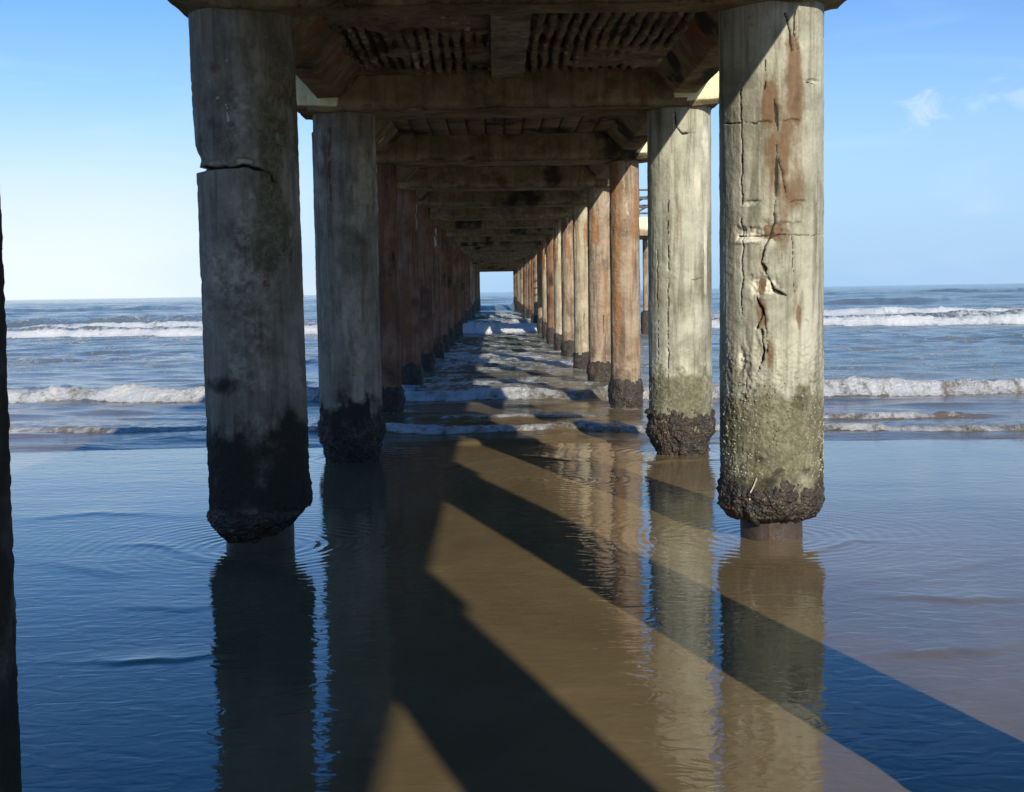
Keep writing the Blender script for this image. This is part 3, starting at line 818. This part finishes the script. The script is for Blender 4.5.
crest([gp(30, 560), gp(120, 570), gp(210, 582)], .003, .10, 0, 11)
crest([gp(500, 700), gp(620, 690), gp(720, 700)], .002, .06, 0, 12)
crest([gp(420, 470), gp(520, 455), gp(640, 462), gp(720, 458)], .008, .08, .30, 13)
crest([gp(640, 720), gp(800, 705), gp(880, 760), gp(1000, 830)], .004, .05, 0, 14)
Z = Z+rip*near
sand = mesh_obj("wet_sand", np.stack([X, Y, Z], -1).reshape(-1, 3), grid_quads(len(xs), len(ys)), MAT_SAND, None, {"foam": foam*near})
tag(sand, kind="structure")

# ------------------------------------------------------------------ sea
ys = [9.6]
while ys[-1] < 9000:
    y = ys[-1]
    ys.append(y+(max(.04, .0042*y) if y < 90 else (.008*y if y < 400 else .03*y)))
ys = np.array(ys)
t = np.concatenate([-np.geomspace(1.02, 6, 24)[::-1], np.linspace(-1, 1, 640), np.geomspace(1.02, 6, 24)])
T, Y = np.meshgrid(t, ys)
X = AX+T*(.44*Y+1.6)
shal = 1-sst(13, 26, Y+.08*np.abs(X))*.75-sst(26, 60, Y)*.25
shal = np.clip(shal, 0, 1)
Z = -.08*(1-sst(11.6, 13.5, Y+.11*X+.4*fbm(X*.5, Y*.2, 0, 501, 3)))
grow = sst(11.5, 40, Y)*.6+sst(30, 130, Y)*.35
for i in range(26):
    lam = .35*1.17**i
    ang = rng.normal(0, .38); kx, ky = math.sin(ang)*2*math.pi/lam, math.cos(ang)*2*math.pi/lam
    a = .0150*lam**.85*(.24+grow*.5)
    a = a*sst(lam*70, lam*30, Y)*(1.0 if lam < 2.2 else .25+.75*sst(35, 110, Y))*(1.5 if lam < 2.2 else 1.0)           # leave out ripples finer than the sheet can carry
    ph = kx*X+ky*Y+rng.uniform(0, 6.28)+1.2*vnoise(X/lam*.12, Y/lam*.12, 0, 520+i)
    env = .55+.75*vnoise(X/lam*.22, Y/lam*.22, 0, 560+i)
    Z += a*env*(np.cos(ph)+.25*np.cos(2*ph))*sst(10.5, 13, Y)
Fm = np.zeros_like(Z)
Zc = Z/np.maximum(.004, .012*(.24+grow*.5)*6)
Z = Z-.07*0
XX = X
def bore(y0, slope, h, wf, L, fo, trail, seed, wob=.6, wl=.25, mask=None, lump=.35):
    global Z, Fm
    yc = y0+slope*X+wob*fbm(X*wl, 0*X, seed, 601, 4)
    s = Y-yc
    h0 = float(np.max(h))
    hm = h*(1+lump*fbm(X*1.3/max(h0*3, .3), Y*.8/max(h0*3, .3), seed, 602, 4))
    mk = 1.0 if mask is None else mask
    prof = np.where(s < 0, sst(-wf, 0, s), np.exp(-np.clip(s, 0, 1e3)/L))
    Z += mk*hm*prof
    ft = np.where(s < 0, sst(-wf*1.1, -wf*.85, s), np.exp(-np.clip(s-trail*.35, 0, 1e3)/trail))
    f = fo*mk*ft*(.96+.36*fbm(X*1.1, Y*.9, seed, 606, 4, .62))
    Z += f*h*(.26*fbm(X*5/max(h0*3, .5), Y*5/max(h0*3, .5), seed, 603, 5, .75)+.16*np.abs(fbm(X*14, Y*14, seed, 604, 3, .7)))*(s > -wf)*(s < trail)
    Fm = np.maximum(Fm, f)
sx = lambda a, b: sst(a, b, X)
under_ = 1-sst(1.6, 3.2, np.abs(X-AX))
bore(13.75, -.11, .055, .18, .9, .72, .25, 1, .45, .35, None, .6)
bore(14.7, -.05, .05, .16, .5, .75, .18, 5, .3, .5, sx(2.6, 3.2)*(1-sx(5.0, 5.8)))
bore(15.5, .0, .03, .16, .5, .55, .3, 6, .4, .5, sx(-1.2, -.6)*(1-sx(1.0, 1.6)))
bore(18.6, -.12, .17*(1-.35*(1-sst(1.6, 3.2, np.abs(X-AX)))), .45, 1.6, .90, .5, 7, .7, .3, 1-.22*under_*sst(-.35, .25, fbm(X*.9, 0*X, 77, 618, 3)), .45)
bore(21.5, -.05, .05, .3, 1.0, .55, .6, 8, .8, .3, sst(-.15, .3, fbm(X*.3, 0*X, 9, 612, 3)))
bore(26.5, .03, .05, .4, 1.2, .42, .7, 9, 1.2, .2, sst(-.1, .3, fbm(X*.2, 0*X, 19, 612, 3)))
bore(31, -.03, .06, .5, 1.2, .45, .9, 10, 1.5, .2, sst(-.1, .3, fbm(X*.2, 0*X, 29, 612, 3)))
bore(36, -.03, .06, .5, 1.6, .42, .9, 18, 1.5, .2, sst(-.1, .3, fbm(X*.15, 0*X, 39, 612, 3)))
bore(48.5, -.06, .31, .9, 2.4, 1.2, 2.2, 11, 1.6, .10)
bore(56, .02, .25, .9, 2.0, .62, 2.5, 15, 2.0, .1)
bore(64, .05, .30, 1.3, 4.0, 1.05, 2.8, 12, 2.0, .08, .25+.75*np.maximum(sx(8, 12), sst(.0, .3, fbm(X*.06, 0*X, 21, 613, 2))))
bore(80, .10, .3, 2.5, 5.0, .45, 1.5, 13, 3, .05, .35+.65*sst(-.1, .3, fbm(X*.04, 0*X, 23, 614, 2)))
bore(105, -.05, .35, 4.0, 7.0, .30, 1.5, 14, 4, .03, .3+.7*sst(-.1, .3, fbm(X*.03, 0*X, 24, 615, 2)))
bore(150, .03, .55, 6, 10, .28, 1.5, 16, 5, .02, .2+.8*sst(-.1, .3, fbm(X*.02, 0*X, 25, 616, 2)))
bore(210, -.03, .5, 8, 14, .22, 2, 17, 6, .015, .2+.8*sst(-.1, .3, fbm(X*.015, 0*X, 26, 617, 2)))
# lace left between the breakers
under = 1-sst(1.6, 3.2, np.abs(X-AX))
lace = sst(17, 19, Y)*(1-sst(46, 52, Y))*(.33+.16*under)+(.33+.22*under)*sst(50, 53, Y)*(1-sst(80, 95, Y))+.08*sst(12, 13.5, Y)*(1-sst(60, 90, Y))
Fm = np.maximum(Fm, lace*(.84+.75*fbm(X*1.3, Y*.8, 0, 621, 5, .68)+.22*np.clip(Zc, -1.5, 2)))
# churned collars round the piles
for k in range(2, 14):
    for x in (-1.385, 1.675):
        d = np.hypot(X-x, Y-BENT[k])
        Fm = np.maximum(Fm, .5*np.exp(-((d-.27)/.14)**2)*(BENT[k] > 12.5))
sea = mesh_obj("sea", np.stack([X, Y, Z], -1).reshape(-1, 3), grid_quads(len(t), len(ys)), MAT_SEA, None, {"foam": Fm, "shallow": shal, "chop": .33+1.1*sst(22, 140, Y)+.9*sst(100, 400, Y)+.25*np.clip(Fm, 0, 1)})
tag(sea, kind="structure")

# ------------------------------------------------------------------ small things on the front right column and the film
s = Soup()
pts = [(757, 478), (754, 486), (751, 492), (750, 500)]
pp = []
for p in pts:
    th_, z_ = on_cylinder(*p, RX, RY, RR+.006)
    pp.append((RX+(RR+.012)*math.cos(th_), RY+(RR+.012)*math.sin(th_), z_))
for a, b in zip(pp[:-1], pp[1:]): s.add(*tube(a, b, .0045, 6))
V, Q = s.arr()
weed = mesh_obj("weed_strand", V, Q, MAT_TWIG)
tag(weed, "pale strand of weed stuck low on the front right column", "weed")

# ------------------------------------------------------------------ light
EL, AZ = math.radians(22.0), (0.279, -0.960)
sun_dir = Vector((AZ[0]*math.cos(EL), AZ[1]*math.cos(EL), math.sin(EL)))   # towards the sun
sd = bpy.data.lights.new("sun", 'SUN'); sd.energy = 5.0; sd.angle = math.radians(.5); sd.color = (1, .93, .80)
so = bpy.data.objects.new("sun", sd); COL.objects.link(so)
so.rotation_euler = sun_dir.to_track_quat('Z', 'Y').to_euler()
so.location = (10, -30, 20)

w = bpy.data.worlds.new("World"); scene.world = w; w.use_nodes = True
nt = w.node_tree; bg = nt.nodes["Background"]
sky = nt.nodes.new("ShaderNodeTexSky"); sky.sky_type = 'NISHITA'; sky.sun_disc = False
sky.sun_elevation = EL; sky.sun_rotation = math.atan2(AZ[0], AZ[1])
sky.air_density = 1.0; sky.dust_density = .2; sky.ozone_density = 2.5
bg.inputs["Strength"].default_value = .114
def wn(typ, **kw):
    x = nt.nodes.new(typ)
    for k, v in kw.items(): setattr(x, k, v)
    return x
def wl(a, b): nt.links.new(a, b)
tc = wn("ShaderNodeTexCoord")
def wm(op, a, b=None):
    x = wn("ShaderNodeMath", operation=op)
    for i, v in enumerate((a, b)):
        if v is None: continue
        if isinstance(v, (int, float)): x.inputs[i].default_value = v
        else: wl(v, x.inputs[i])
    return x.outputs[0]
def wr(v, a, b, c=0., d=1.):
    x = wn("ShaderNodeMapRange"); x.interpolation_type = 'SMOOTHSTEP'; wl(v, x.inputs[0])
    for i, k in enumerate((a, b, c, d)): x.inputs[i+1].default_value = k
    return x.outputs[0]
sep = wn("ShaderNodeSeparateXYZ"); wl(tc.outputs["Generated"], sep.inputs[0])
# thin veil of far cloud low over the sea to the left, and one wisp to the right
mp = wn("ShaderNodeMapping"); wl(tc.outputs["Generated"], mp.inputs[0]); mp.inputs["Scale"].default_value = (1.2, 1.2, 5)
nz = wn("ShaderNodeTexNoise"); wl(mp.outputs[0], nz.inputs["Vector"]); nz.inputs["Scale"].default_value = 2.2; nz.inputs["Detail"].default_value = 6
veil = wm('MULTIPLY', wm('MULTIPLY', wr(sep.outputs[2], .16, .01), wr(sep.outputs[0], .04, -.30)), wr(nz.outputs["Fac"], .25, .6, .55, 1.))
cd = ray(918, 116)
vd = wn("ShaderNodeVectorMath", operation='SUBTRACT'); wl(tc.outputs["Generated"], vd.inputs[0]); vd.inputs[1].default_value = tuple(cd)
vs = wn("ShaderNodeVectorMath", operation='MULTIPLY'); wl(vd.outputs[0], vs.inputs[0]); vs.inputs[1].default_value = (1, 1, 1.1)
ln = wn("ShaderNodeVectorMath", operation='LENGTH'); wl(vs.outputs[0], ln.inputs[0])
mp2 = wn("ShaderNodeMapping"); wl(tc.outputs["Generated"], mp2.inputs[0]); mp2.inputs["Scale"].default_value = (1, 1, 1.6); mp2.inputs["Rotation"].default_value = (0, .5, 0)
nz2 = wn("ShaderNodeTexNoise"); wl(mp2.outputs[0], nz2.inputs["Vector"]); nz2.inputs["Scale"].default_value = 38; nz2.inputs["Detail"].default_value = 6; nz2.inputs["Roughness"].default_value = .6; nz2.inputs["Distortion"].default_value = .6
wisp = wm('MULTIPLY', wr(wm('ADD', nz2.outputs["Fac"], wm('MULTIPLY', ln.outputs["Value"], -14.)), .24, .52), .30)
cd2 = ray(1012, 96)
v2 = wn("ShaderNodeVectorMath", operation='SUBTRACT'); wl(tc.outputs["Generated"], v2.inputs[0]); v2.inputs[1].default_value = tuple(cd2)
v3 = wn("ShaderNodeVectorMath", operation='MULTIPLY'); wl(v2.outputs[0], v3.inputs[0]); v3.inputs[1].default_value = (.6, .6, 2.2)
l2 = wn("ShaderNodeVectorMath", operation='LENGTH'); wl(v3.outputs[0], l2.inputs[0])
wisp2 = wm('MULTIPLY', wr(wm('ADD', nz2.outputs["Fac"], wm('MULTIPLY', l2.outputs["Value"], -11.)), .22, .55), .22)
mp4 = wn("ShaderNodeMapping"); wl(tc.outputs["Generated"], mp4.inputs[0]); mp4.inputs["Scale"].default_value = (1.5, 1.5, 9)
nz4 = wn("ShaderNodeTexNoise"); wl(mp4.outputs[0], nz4.inputs["Vector"]); nz4.inputs["Scale"].default_value = 3.5; nz4.inputs["Detail"].default_value = 7; nz4.inputs["Distortion"].default_value = .8
cirrus = wm('MULTIPLY', wr(nz4.outputs["Fac"], .5, .75), .09)
cl = wm('MINIMUM', wm('ADD', wm('ADD', wm('ADD', wm('MULTIPLY', veil, .85), wisp), wisp2), cirrus), 1.0)
hs = wn("ShaderNodeHueSaturation"); wl(wr(sep.outputs[2], .16, .42, 1.22, 1.40), hs.inputs["Saturation"]); hs.inputs["Value"].default_value = 1.0
wb = wn("ShaderNodeMix", data_type='RGBA', blend_type='MULTIPLY'); wb.inputs[0].default_value = 1.0; wl(sky.outputs[0], wb.inputs[6]); wb.inputs[7].default_value = (1.01, .985, 1.15, 1)
wl(wb.outputs[2], hs.inputs["Color"])
hzm = wn("ShaderNodeMix", data_type='RGBA'); wl(wm('MULTIPLY', wr(sep.outputs[2], .22, -.01), .93), hzm.inputs[0]); wl(hs.outputs[0], hzm.inputs[6]); hzm.inputs[7].default_value = (2.75, 4.75, 7.2, 1)
mx = wn("ShaderNodeMix", data_type='RGBA'); wl(cl, mx.inputs[0]); wl(hzm.outputs[2], mx.inputs[6]); mx.inputs[7].default_value = (7.5, 8.1, 8.6, 1)
wl(mx.outputs[2], bg.inputs["Color"])

vs_ = scene.view_settings
scene.display_settings.display_device = 'sRGB'
vs_.view_transform = 'Standard'; vs_.look = 'None'; vs_.exposure = 0.2; vs_.gamma = 1.0; vs_.use_curve_mapping = False
scene.cycles.max_bounces = 6; scene.cycles.use_denoising = True
scene.cycles.sample_clamp_indirect = 8
